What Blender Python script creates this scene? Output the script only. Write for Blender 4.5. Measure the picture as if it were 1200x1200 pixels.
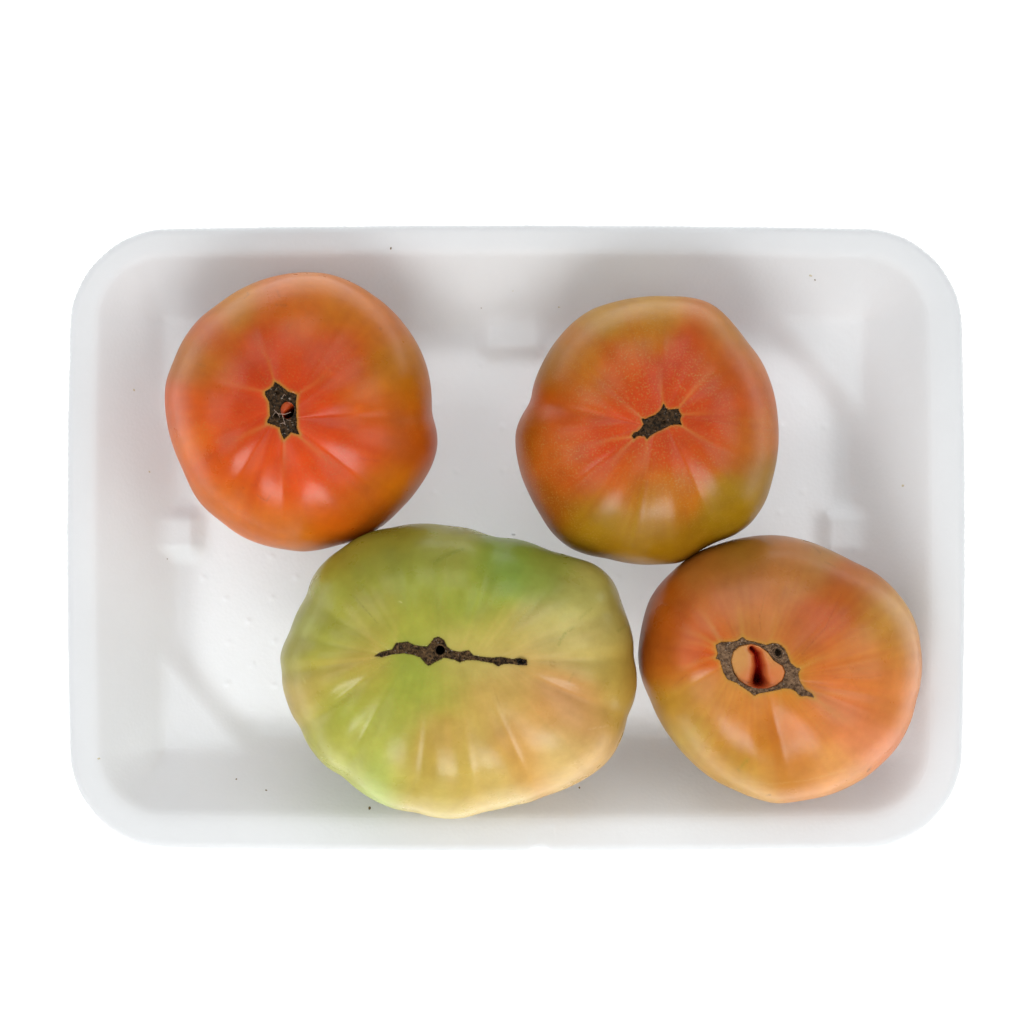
import bpy, bmesh, math, random
import numpy as np
from mathutils import Vector, noise as mnoise
from mathutils.bvhtree import BVHTree

# ------------------------------------------------------------------ reset
for o in list(bpy.data.objects):
    bpy.data.objects.remove(o, do_unlink=True)
SC = bpy.context.scene
COL = SC.collection
rng = np.random.default_rng(7)
random.seed(7)

# ------------------------------------------------------------------ camera
CAM_Z = 1.0            # metres above the table
REF_Z = 0.030          # plane where the frame is 0.30 m wide
FRAME = 0.300
cam_d = bpy.data.cameras.new('camera')
cam = bpy.data.objects.new('camera', cam_d)
COL.objects.link(cam)
cam.location = (0, 0, CAM_Z)
cam.rotation_euler = (0, 0, 0)
cam_d.sensor_width = 36
cam_d.angle = 2 * math.atan(FRAME / 2 / (CAM_Z - REF_Z))
cam_d.clip_start = 0.01
cam_d.clip_end = 50
SC.camera = cam

# ------------------------------------------------------------------ light
w = bpy.data.worlds.new('World')
SC.world = w
w.use_nodes = True
w.node_tree.nodes['Background'].inputs[0].default_value = (0.985, 0.99, 1.0, 1)
w.node_tree.nodes['Background'].inputs[1].default_value = 0.28


def area(name, loc, target, sx, sy, power, col=(1, 1, 1)):
    d = bpy.data.lights.new(name, 'AREA')
    d.shape = 'RECTANGLE'
    d.size = sx
    d.size_y = sy
    d.energy = power
    d.color = col
    o = bpy.data.objects.new(name, d)
    COL.objects.link(o)
    o.location = loc
    v = Vector(target) - Vector(loc)
    o.rotation_euler = v.to_track_quat('-Z', 'Y').to_euler()
    return o


area('softbox_key', (-0.03, -0.68, 0.62), (0, 0, 0.03), 0.52, 0.36, 4.3, (1.0, 0.995, 0.98))
area('added_fill_left', (-0.95, 0.05, 1.1), (0, 0, 0.03), 1.2, 0.9, 4.5, (1.0, 1.0, 1.0))  # added side fill in place of broad overhead light
area('added_fill_right', (0.95, 0.05, 1.1), (0, 0, 0.03), 1.2, 0.9, 5.0, (1.0, 1.0, 1.0))  # matching fill added on the right, no window there
area('added_fill_back', (0.0, 0.95, 1.1), (0, 0, 0.03), 1.2, 0.9, 4.9, (1.0, 1.0, 1.0))  # added fill from behind, evens the light on the tray slopes
# added unseen lamp: shines up through the translucent ground to whiten it
area('added_ground_backlight', (0, 0, -0.5), (0, 0, 0), 3.0, 3.0, 100.0, (1.0, 1.0, 1.0))

SC.view_settings.view_transform = 'Standard'
SC.view_settings.look = 'None'
SC.view_settings.exposure = 0.0
SC.view_settings.gamma = 1.0
SC.view_settings.use_curve_mapping = False
SC.render.engine = 'CYCLES'


# ------------------------------------------------------------------ helpers
def mpp(z):
    """metres per photo pixel (1200 px frame) at height z"""
    return FRAME / 1200.0 * (CAM_Z - z) / (CAM_Z - REF_Z)


def P(px, py, z):
    s = mpp(z)
    return ((px - 600.0) * s, (600.0 - py) * s, z)


def lin(c):
    c = np.asarray(c, float) / 255.0
    return np.where(c <= 0.04045, c / 12.92, ((c + 0.055) / 1.055) ** 2.4)


def smooth(a, b, x):
    t = np.clip((x - a) / (b - a), 0, 1)
    return t * t * (3 - 2 * t)


def smax(a, b, k):
    h = np.clip(0.5 + 0.5 * (a - b) / k, 0, 1)
    return b * (1 - h) + a * h + k * h * (1 - h)


def mesh_obj(name, verts, faces, mat, parent=None, smooth_shade=True, normals=None):
    me = bpy.data.meshes.new(name)
    me.from_pydata([tuple(v) for v in verts], [], faces)
    me.update()
    if smooth_shade:
        me.polygons.foreach_set('use_smooth', [True] * len(me.polygons))
    if normals is not None:
        me.normals_split_custom_set_from_vertices([tuple(n) for n in normals])
    me.materials.append(mat)
    o = bpy.data.objects.new(name, me)
    COL.objects.link(o)
    if parent is not None:
        o.parent = parent
    return o


def empty(name, loc, label=None, cat=None, group=None):
    o = bpy.data.objects.new(name, None)
    o.empty_display_size = 0.02
    COL.objects.link(o)
    o.location = loc
    if label:
        o['label'] = label
    if cat:
        o['category'] = cat
    if group:
        o['group'] = group
    return o


def grid_faces(nr, na, closed=True, flip=False):
    """rings x angular grid"""
    f = []
    for i in range(nr - 1):
        a = i * na
        b = a + na
        for j in range(na if closed else na - 1):
            k = (j + 1) % na
            q = (a + j, b + j, b + k, a + k)
            f.append(q[::-1] if flip else q)
    return f


def set_colour(o, cols, name='tint'):
    at = o.data.attributes.new(name, 'FLOAT_COLOR', 'POINT')
    c4 = np.ones((len(cols), 4), np.float32)
    c4[:, :3] = cols
    at.data.foreach_set('color', c4.ravel())


# ------------------------------------------------------------------ materials
def new_mat(name):
    m = bpy.data.materials.new(name)
    m.use_nodes = True
    nt = m.node_tree
    return m, nt, nt.nodes['Principled BSDF']


def N(nt, t, **kw):
    n = nt.nodes.new(t)
    for k, v in kw.items():
        setattr(n, k, v)
    return n


def noise(nt, scale, detail=3, rough=0.55, vec=None):
    n = N(nt, 'ShaderNodeTexNoise')
    n.inputs['Scale'].default_value = scale
    n.inputs['Detail'].default_value = detail
    n.inputs['Roughness'].default_value = rough
    if vec is not None:
        nt.links.new(vec, n.inputs['Vector'])
    return n


def ramp(nt, src, p0, c0, p1, c1):
    r = N(nt, 'ShaderNodeValToRGB')
    r.color_ramp.elements[0].position = p0
    r.color_ramp.elements[0].color = (*c0, 1)
    r.color_ramp.elements[1].position = p1
    r.color_ramp.elements[1].color = (*c1, 1)
    nt.links.new(src, r.inputs[0])
    return r


def mixc(nt, mode, a, b, fac):
    m = N(nt, 'ShaderNodeMix', data_type='RGBA', blend_type=mode)
    for s, v in ((m.inputs[6], a), (m.inputs[7], b), (m.inputs[0], fac)):
        if hasattr(v, 'is_output'):
            nt.links.new(v, s)
        elif isinstance(v, tuple):
            s.default_value = (*v, 1)
        else:
            s.default_value = v
    return m.outputs[2]


def foam_material(name, trans):
    m, nt, b = new_mat(name)
    tc = N(nt, 'ShaderNodeTexCoord')
    n1 = noise(nt, 22, 4, 0.55, tc.outputs['Object'])
    r1 = ramp(nt, n1.outputs[0], 0.3, FOAM_A, 0.75, FOAM_B)
    nt.links.new(r1.outputs[0], b.inputs['Base Color'])
    b.inputs['Roughness'].default_value = 0.5
    b.inputs['Specular IOR Level'].default_value = 0.35
    v = N(nt, 'ShaderNodeTexVoronoi')
    v.inputs['Scale'].default_value = 900
    nt.links.new(tc.outputs['Object'], v.inputs['Vector'])
    n2 = noise(nt, 380, 4, 0.6, tc.outputs['Object'])
    mx = N(nt, 'ShaderNodeMath', operation='ADD')
    nt.links.new(v.outputs['Distance'], mx.inputs[0])
    nt.links.new(n2.outputs[0], mx.inputs[1])
    bp = N(nt, 'ShaderNodeBump')
    bp.inputs['Strength'].default_value = 0.10
    bp.inputs['Distance'].default_value = 0.0004
    nt.links.new(mx.outputs[0], bp.inputs['Height'])
    nt.links.new(bp.outputs[0], b.inputs['Normal'])
    # thin foam lets some of the added lamp below shine through
    t = N(nt, 'ShaderNodeBsdfTranslucent')
    nt.links.new(r1.outputs[0], t.inputs['Color'])
    ms = N(nt, 'ShaderNodeMixShader')
    ms.inputs[0].default_value = trans
    nt.links.new(b.outputs[0], ms.inputs[1])
    nt.links.new(t.outputs[0], ms.inputs[2])
    nt.links.new(ms.outputs[0], nt.nodes['Material Output'].inputs['Surface'])
    return m


FOAM_A = (0.815, 0.83, 0.842)
FOAM_B = (0.845, 0.86, 0.872)
foam = foam_material('white_foam', 0.25)
foam_under = foam_material('white_foam_underside', 0.85)


def ground_material():
    # ground made translucent: half reflects, half lets the added lamp below through
    m, nt, b = new_mat('white_backlit_ground')
    tc = N(nt, 'ShaderNodeTexCoord')
    n1 = noise(nt, 6, 3, 0.5, tc.outputs['Object'])
    r1 = ramp(nt, n1.outputs[0], 0.3, (0.93, 0.93, 0.93), 0.7, (0.96, 0.96, 0.96))
    nt.links.new(r1.outputs[0], b.inputs['Base Color'])
    b.inputs['Roughness'].default_value = 0.6
    b.inputs['Specular IOR Level'].default_value = 0.2
    t = N(nt, 'ShaderNodeBsdfTranslucent')
    nt.links.new(r1.outputs[0], t.inputs['Color'])
    mx = N(nt, 'ShaderNodeMixShader')
    mx.inputs[0].default_value = 0.5
    nt.links.new(b.outputs[0], mx.inputs[1])
    nt.links.new(t.outputs[0], mx.inputs[2])
    nt.links.new(mx.outputs[0], nt.nodes['Material Output'].inputs['Surface'])
    return m


def skin_material(name, speck=0.0, rough=0.33, sss=0.10):
    m, nt, b = new_mat(name)
    tc = N(nt, 'ShaderNodeTexCoord')
    at = N(nt, 'ShaderNodeAttribute', attribute_name='tint')
    col = at.outputs['Color']
    n1 = noise(nt, 130, 5, 0.6, tc.outputs['Object'])
    r1 = ramp(nt, n1.outputs[0], 0.3, (0.88, 0.86, 0.8), 0.72, (1.1, 1.12, 1.12))
    col = mixc(nt, 'MULTIPLY', col, r1.outputs[0], 1.0)
    # fine pale stippling of the skin
    n2 = noise(nt, 1900, 2, 0.5, tc.outputs['Object'])
    r2 = ramp(nt, n2.outputs[0], 0.52, (0, 0, 0), 0.72, (1, 1, 1))
    n3 = noise(nt, 60, 2, 0.5, tc.outputs['Object'])
    r3 = ramp(nt, n3.outputs[0], 0.38, (0.15, 0.15, 0.15), 0.68, (1, 1, 1))
    f = N(nt, 'ShaderNodeMath', operation='MULTIPLY')
    nt.links.new(r2.outputs[0], f.inputs[0])
    nt.links.new(r3.outputs[0], f.inputs[1])
    f2 = N(nt, 'ShaderNodeMath', operation='MULTIPLY')
    nt.links.new(f.outputs[0], f2.inputs[0])
    f2.inputs[1].default_value = 0.14 + speck
    col = mixc(nt, 'MIX', col, (0.46, 0.24, 0.05), f2.outputs[0])
    nt.links.new(col, b.inputs['Base Color'])
    nr = noise(nt, 90, 4, 0.6, tc.outputs['Object'])
    rr = ramp(nt, nr.outputs[0], 0.3, (rough - 0.05,) * 3, 0.75, (rough + 0.09,) * 3)
    nt.links.new(rr.outputs[0], b.inputs['Roughness'])
    b.inputs['Specular IOR Level'].default_value = 0.37
    b.inputs['Subsurface Weight'].default_value = sss
    b.inputs['Subsurface Radius'].default_value = (1.0, 0.45, 0.15)
    b.inputs['Subsurface Scale'].default_value = 0.004
    nb = noise(nt, 420, 4, 0.6, tc.outputs['Object'])
    bp = N(nt, 'ShaderNodeBump')
    bp.inputs['Strength'].default_value = 0.10
    bp.inputs['Distance'].default_value = 0.0005
    nt.links.new(nb.outputs[0], bp.inputs['Height'])
    nt.links.new(bp.outputs[0], b.inputs['Normal'])
    return m


def cork_material(name, dark, light, pale=(0.42, 0.36, 0.30)):
    m, nt, b = new_mat(name)
    tc = N(nt, 'ShaderNodeTexCoord')
    n1 = noise(nt, 900, 6, 0.75, tc.outputs['Object'])
    r1 = ramp(nt, n1.outputs[0], 0.41, dark, 0.62, light)
    v = N(nt, 'ShaderNodeTexVoronoi')
    v.inputs['Scale'].default_value = 1000
    nt.links.new(tc.outputs['Object'], v.inputs['Vector'])
    r2 = ramp(nt, v.outputs['Distance'], 0.14, (1, 1, 1), 0.30, (0, 0, 0))
    n2 = noise(nt, 700, 2, 0.5, tc.outputs['Object'])
    r3 = ramp(nt, n2.outputs[0], 0.50, (0, 0, 0), 0.64, (0.75, 0.75, 0.75))
    f = N(nt, 'ShaderNodeMath', operation='MULTIPLY')
    nt.links.new(r2.outputs[0], f.inputs[0])
    nt.links.new(r3.outputs[0], f.inputs[1])
    col = mixc(nt, 'MIX', r1.outputs[0], pale, f.outputs[0])
    nt.links.new(col, b.inputs['Base Color'])
    b.inputs['Roughness'].default_value = 0.75
    b.inputs['Specular IOR Level'].default_value = 0.25
    bp = N(nt, 'ShaderNodeBump')
    bp.inputs['Strength'].default_value = 0.8
    bp.inputs['Distance'].default_value = 0.0006
    nt.links.new(n1.outputs[0], bp.inputs['Height'])
    nt.links.new(bp.outputs[0], b.inputs['Normal'])
    return m


def plain_material(name, c, rough=0.7, c2=None):
    m, nt, b = new_mat(name)
    tc = N(nt, 'ShaderNodeTexCoord')
    n1 = noise(nt, 800, 3, 0.6, tc.outputs['Object'])
    c2 = c2 or tuple(min(1, x * 1.5) for x in c)
    r1 = ramp(nt, n1.outputs[0], 0.3, c, 0.7, c2)
    nt.links.new(r1.outputs[0], b.inputs['Base Color'])
    b.inputs['Roughness'].default_value = rough
    b.inputs['Specular IOR Level'].default_value = 0.3
    return m


# ------------------------------------------------------------------ setting
g = mesh_obj('ground', [(-3, -3, 0), (3, -3, 0), (3, 3, 0), (-3, 3, 0)], [(0, 1, 2, 3)], ground_material(), None, False)
g['kind'] = 'structure'

# ------------------------------------------------------------------ foam tray
RIM_Z = 0.026
FLOOR_Z = 0.004
TCX, TCY = 604.8, 631.0
SR = mpp(RIM_Z)
SF = mpp(FLOOR_Z)
TX, TY, _ = P(TCX, TCY, RIM_Z)
HW, HH = 527.5 * SR, 368.0 * SR
RAD = 112 * SR


def tray_d(x, y):
    """distance inward from the outer edge of the (unbowed) rounded rectangle"""
    qx = np.abs(x) - (HW - RAD)
    qy = np.abs(y) - (HH - RAD)
    out = np.hypot(np.maximum(qx, 0), np.maximum(qy, 0))
    ins = np.minimum(smax(qx, qy, 0.010), 0)
    both = np.where((qx > 0) | (qy > 0), out, ins)
    return RAD - both


_dd = np.linspace(0, 0.12, 6001)
_zz = np.interp(_dd, [0, 0.0006, 0.0018, 0.0075, 0.0098, 0.0310, 0.12],
                [RIM_Z - 0.0020, RIM_Z - 0.0007, RIM_Z - 0.0001, RIM_Z - 0.0004, RIM_Z - 0.0012, FLOOR_Z, FLOOR_Z])
_k = np.exp(-0.5 * (np.arange(-340, 341) / 118.0) ** 2)
_k /= _k.sum()
_zs = np.convolve(np.pad(_zz, 340, mode='edge'), _k, mode='valid')
_k2 = np.exp(-0.5 * (np.arange(-340, 341) / 48.0) ** 2)
_k2 /= _k2.sum()
_zl = np.convolve(np.pad(_zz, 340, mode='edge'), _k2, mode='valid')
_m = smooth(0.011, 0.022, _dd)
_zs = _zl * (1 - _m) + _zs * _m
_bl = smooth(0.0025, 0.006, _dd)
_zz = _zz * (1 - _bl) + _zs * _bl


def tray_z(x, y, d):
    z = np.interp(d, _dd, _zz)
    ax, ay = np.abs(x) / SF, np.abs(y) / SF         # floor pixels
    # corner platforms
    diag = ax * 0.759 + ay * 0.651
    plat = FLOOR_Z - 0.0014 + 0.0049 * smooth(364, 412, diag)
    z = smax(z, plat, 0.0024)
    # mid-side bosses
    def boss(cx, cy, hx, hy, top):
        m = smooth(hx + 12, hx - 22, np.abs(x / SF - cx)) * smooth(hy + 12, hy - 22, np.abs(y / SF - cy))
        return FLOOR_Z - 0.002 + (top - FLOOR_Z + 0.002) * m
    for args in ((0, 255, 46, 54, 0.0074), (0, -255, 46, 54, 0.0074), (-408, 2, 50, 34, 0.0076), (402, 2, 50, 36, 0.0076)):
        z = smax(z, boss(*args), 0.0030)
    z = z + 0.00012 * np.sin(x * 41 + 1.3) * np.sin(y * 57 + 0.4)
    return z


def bow(x, y, d):
    fx = x * (1 - 0.014 * (y / HH) ** 2)
    fy = y * (1 - 0.018 * (x / HW) ** 2)
    s = smooth(0.003, 0.012, d)
    return fx + TX - 3.5 * SR * s, fy + TY + 4.0 * SR * s


def outline_dirs(n):
    th = np.linspace(0, 2 * math.pi, 20001)
    c, s = np.cos(th), np.sin(th)
    r = np.full_like(th, 0.01)
    lo, hi = np.zeros_like(th), np.full_like(th, 0.3)
    for _ in range(40):
        r = (lo + hi) / 2
        inside = tray_d(c * r, s * r) > 0
        lo = np.where(inside, r, lo)
        hi = np.where(inside, hi, r)
    x, y = c * r, s * r
    L = np.concatenate([[0], np.cumsum(np.hypot(np.diff(x), np.diff(y)))])
    t = np.interp(np.linspace(0, L[-1], n, endpoint=False), L, th)
    return np.cos(t), np.sin(t), np.linspace(0, L[-1], n, endpoint=False)


def ring_at(c, s, d):
    lo, hi = np.full_like(c, 0.03), np.full_like(c, 0.3)
    for _ in range(36):
        r = (lo + hi) / 2
        inside = tray_d(c * r, s * r) > d
        lo = np.where(inside, r, lo)
        hi = np.where(inside, hi, r)
    return c * r, s * r


tray = empty('foam_tray', (TX, TY, 0), 'white rectangular foam tray with rounded corners holding the four tomatoes', 'tray')


def local(v):
    v = np.array(v)
    v[:, 0] -= TX
    v[:, 1] -= TY
    return v


def rings_mesh(name, n, spec, scallop=False):
    """spec: list of (d, z or None) rings from first to last; None -> moulded inside surface"""
    c, s, arc = outline_dirs(n)
    V = []
    for d, z in spec:
        x, y = ring_at(c, s, d)
        zz = tray_z(x, y, np.full_like(x, d)) if z is None else np.full_like(x, z)
        wx, wy = bow(x, y, np.full_like(x, d))
        if scallop and d < 0.004:
            wgt = 1 - d / 0.004
            amp = 0.00007 * np.sin(arc * 2 * math.pi / 0.0021) * (0.35 + 0.65 * (s > -0.1)) \
                + 0.00003 * np.sin(arc * 2 * math.pi / 0.037 + 1) + 0.00004 * np.sin(arc * 2 * math.pi / 0.0113 + 2)
            wx = wx - c * amp * wgt
            wy = wy - s * amp * wgt
            # nick in the lower edge
            nx = (wx / SR + 600.0)
            low = s < -0.5
            nick = np.exp(-((nx - 633) / 11.0) ** 4) * low
            wy = wy + nick * 0.0010 * wgt
            zz = zz - nick * 0.0003 * wgt
        if z is None:
            # pressed crescent next to the nick and a faint round dent
            px = wx / SR + 600.0
            py = 600.0 - wy / SR
            rr = np.hypot(px - 645, py - 998)
            zz = zz - 0.0002 * np.exp(-((rr - 24) / 4.0) ** 2) * (px < 650) * (py > 960)
            zz = zz - 0.00012 * smooth(13, 5, np.hypot(px - 733, py - 977))
        V.append(np.stack([wx, wy, zz], 1))
    V = np.concatenate(V)
    return V, grid_faces(len(spec), n)


T = 0.0032
lip_spec = [(0.0052, RIM_Z - 0.0040), (0.0030, RIM_Z - 0.0039), (0.0012, RIM_Z - 0.0038), (0.0004, RIM_Z - 0.0034), (0.00005, RIM_Z - 0.0027)]
lip_spec += [(d, None) for d in (0.0, 0.0002, 0.0005, 0.0009, 0.0014, 0.002, 0.0026, 0.0032, 0.004, 0.005, 0.006, 0.007, 0.0078, 0.0085, 0.0092)]
V, F = rings_mesh('lip', 2600, lip_spec, True)
mesh_obj('rim', local(V), [f for f in F], foam, tray)
wall_in = [(d, None) for d in np.linspace(0.0092, 0.036, 60)]
V, F = rings_mesh('wall', 1300, wall_in)
Vo, Fo = rings_mesh('wall_out', 400, [(0.036, 0.0), (0.0325, 0.0), (0.0305, 0.0012), (0.0095, RIM_Z - 0.0055), (0.0075, RIM_Z - 0.0043), (0.0052, RIM_Z - 0.0040)])
nv = len(V)
mesh_obj('side_wall', np.concatenate([local(V), local(Vo)]), F + [tuple(i + nv for i in f) for f in Fo], foam, tray)
# moulded bumps in a staggered grid on the floor
bump_spots = []
for i in range(0, 30):
    for j in range(-13, 7):
        if (i + j) % 2:
            continue
        px, py = 212 + 27 * i, 702 + 25.2 * j
        if 205 < px < 1005 and 400 < py < 850 and abs(px - 605) * 0.759 + abs(py - 630) * 0.651 < 380:
            bump_spots.append((px + random.uniform(-2, 2), py + random.uniform(-2, 2), random.choice((0.1, 0.25, 0.5, 0.8, 1.0))))


def floor_bumps(wx, wy):
    z = np.zeros_like(wx)
    for px, py, k in bump_spots:
        x, y, _ = P(px, py, FLOOR_Z)
        z += 0.00030 * k * np.exp(-((wx - x) ** 2 + (wy - y) ** 2) / 0.00085 ** 2)
    return z


# floor: rings shrunk towards the middle
c_, s_, _a = outline_dirs(1300)
fx, fy = ring_at(c_, s_, 0.036)
V = []
ks = np.linspace(1, 0.004, 190)
for k in ks:
    x, y = fx * k, fy * k
    d = tray_d(x, y)
    wx, wy = bow(x, y, d)
    V.append(np.stack([wx, wy, tray_z(x, y, d) + floor_bumps(wx, wy)], 1))
V = np.concatenate(V)
F = grid_faces(len(ks), 1300)
F.append(tuple(range((len(ks) - 1) * 1300, len(ks) * 1300)))
floor_o = mesh_obj('tray_floor', local(V), F, foam, tray)
bottom = []
for k in (1, 0.5, 0.01):
    wx, wy = bow(fx * k, fy * k, np.full_like(fx, 0.036))
    bottom.append(np.stack([wx, wy, np.full_like(wx, 0.0002)], 1))
mesh_obj('underside', local(np.concatenate(bottom)), grid_faces(3, 1300, flip=True), foam_under, tray)

# BVH of the tray for resting the crumbs
bpy.context.view_layer.update()


def bvh_of(objs):
    vs, fs, n = [], [], 0
    for o in objs:
        M = o.matrix_world
        vs += [M @ v.co for v in o.data.vertices]
        fs += [tuple(i + n for i in p.vertices) for p in o.data.polygons]
        n = len(vs)
    return BVHTree.FromPolygons(vs, fs)


tray_bvh = bvh_of([o for o in tray.children if o.name.split('.')[0] in ('rim', 'side_wall', 'tray_floor')])
cam_pt = Vector((0, 0, CAM_Z))


def on_surface(bvh, px, py):
    """the point of a surface that the photograph shows at px, py"""
    t = Vector(P(px, py, 0.0))
    hit, nor, _, _ = bvh.ray_cast(cam_pt, (t - cam_pt).normalized())
    return hit, nor


def lump(name, size, thick, mat, parent, loc, nor, seed, label=None, cat=None):
    r = random.Random(seed)
    bm = bmesh.new()
    bmesh.ops.create_icosphere(bm, subdivisions=2, radius=1)
    for v in bm.verts:
        k = 1 + r.uniform(-0.25, 0.25)
        v.co = Vector((v.co.x * size * k, v.co.y * size * 0.65 * k, v.co.z * thick))
    me = bpy.data.meshes.new(name)
    bm.to_mesh(me)
    bm.free()
    me.polygons.foreach_set('use_smooth', [True] * len(me.polygons))
    me.materials.append(mat)
    o = bpy.data.objects.new(name, me)
    COL.objects.link(o)
    q = nor.to_track_quat('Z', 'Y')
    o.rotation_euler = q.to_euler()
    o.rotation_euler.rotate_axis('Z', r.uniform(0, 6.28))
    o.location = loc + nor * thick * 0.4
    if parent is not None:
        o.location = o.location - parent.location
        o.parent = parent
    if label:
        o['label'] = label
        o['category'] = cat
    return o


dirt = plain_material('brown_dirt', (0.16, 0.11, 0.06), 0.8)
faint = plain_material('pale_stain', (0.50, 0.46, 0.32), 0.7)
for i, (px, py, r, m) in enumerate(((950, 323, 2.2, faint), (955, 328, 1.4, dirt), (1058, 569, 2.2, faint), (157, 457, 2.0, faint),
                                    (175, 553, 1.8, faint), (277, 913, 1.6, dirt), (312, 926, 1.6, dirt), 
                                    (116, 889, 1.8, faint), (564, 361, 1.0, dirt), (601, 341, 0.9, faint), (196, 655, 0.9, dirt),
                                    
                                    (655, 360, 1.5, faint))):
    hit, nor = on_surface(tray_bvh, px, py)
    lump('stain', r * SR, 0.00012, m, tray, hit, nor, 40 + i)
for i, (px, py, r, lab) in enumerate(((433, 947, 2.6, 'brown dirt crumb on the lower tray wall below the green tomato'),
                                      (679, 923, 1.6, 'dark dirt crumb on the tray wall right of the green tomato base'),
                                      (458, 291, 1.6, 'tiny black speck on the upper rim above the red tomato'))):
    hit, nor = on_surface(tray_bvh, px, py)
    lump('dirt_crumb', r * SR, 0.0003, dirt, None, hit, nor, 90 + i, lab, 'crumb')

# ------------------------------------------------------------------ tomatoes
KCOL = 0.98


def zpts(pts, ox, oy, sc):
    return [(ox + x * sc, oy + y * sc) for x, y in pts]


def seg_dist(X, Y, a, b):
    ax, ay = a
    dx, dy = b[0] - ax, b[1] - ay
    L2 = dx * dx + dy * dy + 1e-9
    t = np.clip(((X - ax) * dx + (Y - ay) * dy) / L2, 0, 1)
    return np.hypot(X - ax - t * dx, Y - ay - t * dy), t


def poly_dist(X, Y, poly):
    D = np.full_like(X, 1e9)
    for i in range(len(poly)):
        d, _ = seg_dist(X, Y, poly[i], poly[(i + 1) % len(poly)])
        D = np.minimum(D, d)
    return D


def inside(X, Y, poly):
    c = np.zeros(len(X), bool)
    for i in range(len(poly)):
        (ax, ay), (bx, by) = poly[i], poly[(i + 1) % len(poly)]
        if ay == by:
            continue
        c ^= ((ay > Y) != (by > Y)) & (X < (bx - ax) * (Y - ay) / (by - ay) + ax)
    return c


def vnoise(n, seed):
    """smooth periodic 1D noise sampled n times"""
    r = np.random.default_rng(seed)
    t = np.linspace(0, 2 * math.pi, n, endpoint=False)
    o = np.zeros(n)
    for k in range(3, 26):
        o += r.normal() / k ** 0.7 * np.sin(k * t + r.uniform(0, 6.28))
    return o / 2.2


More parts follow.
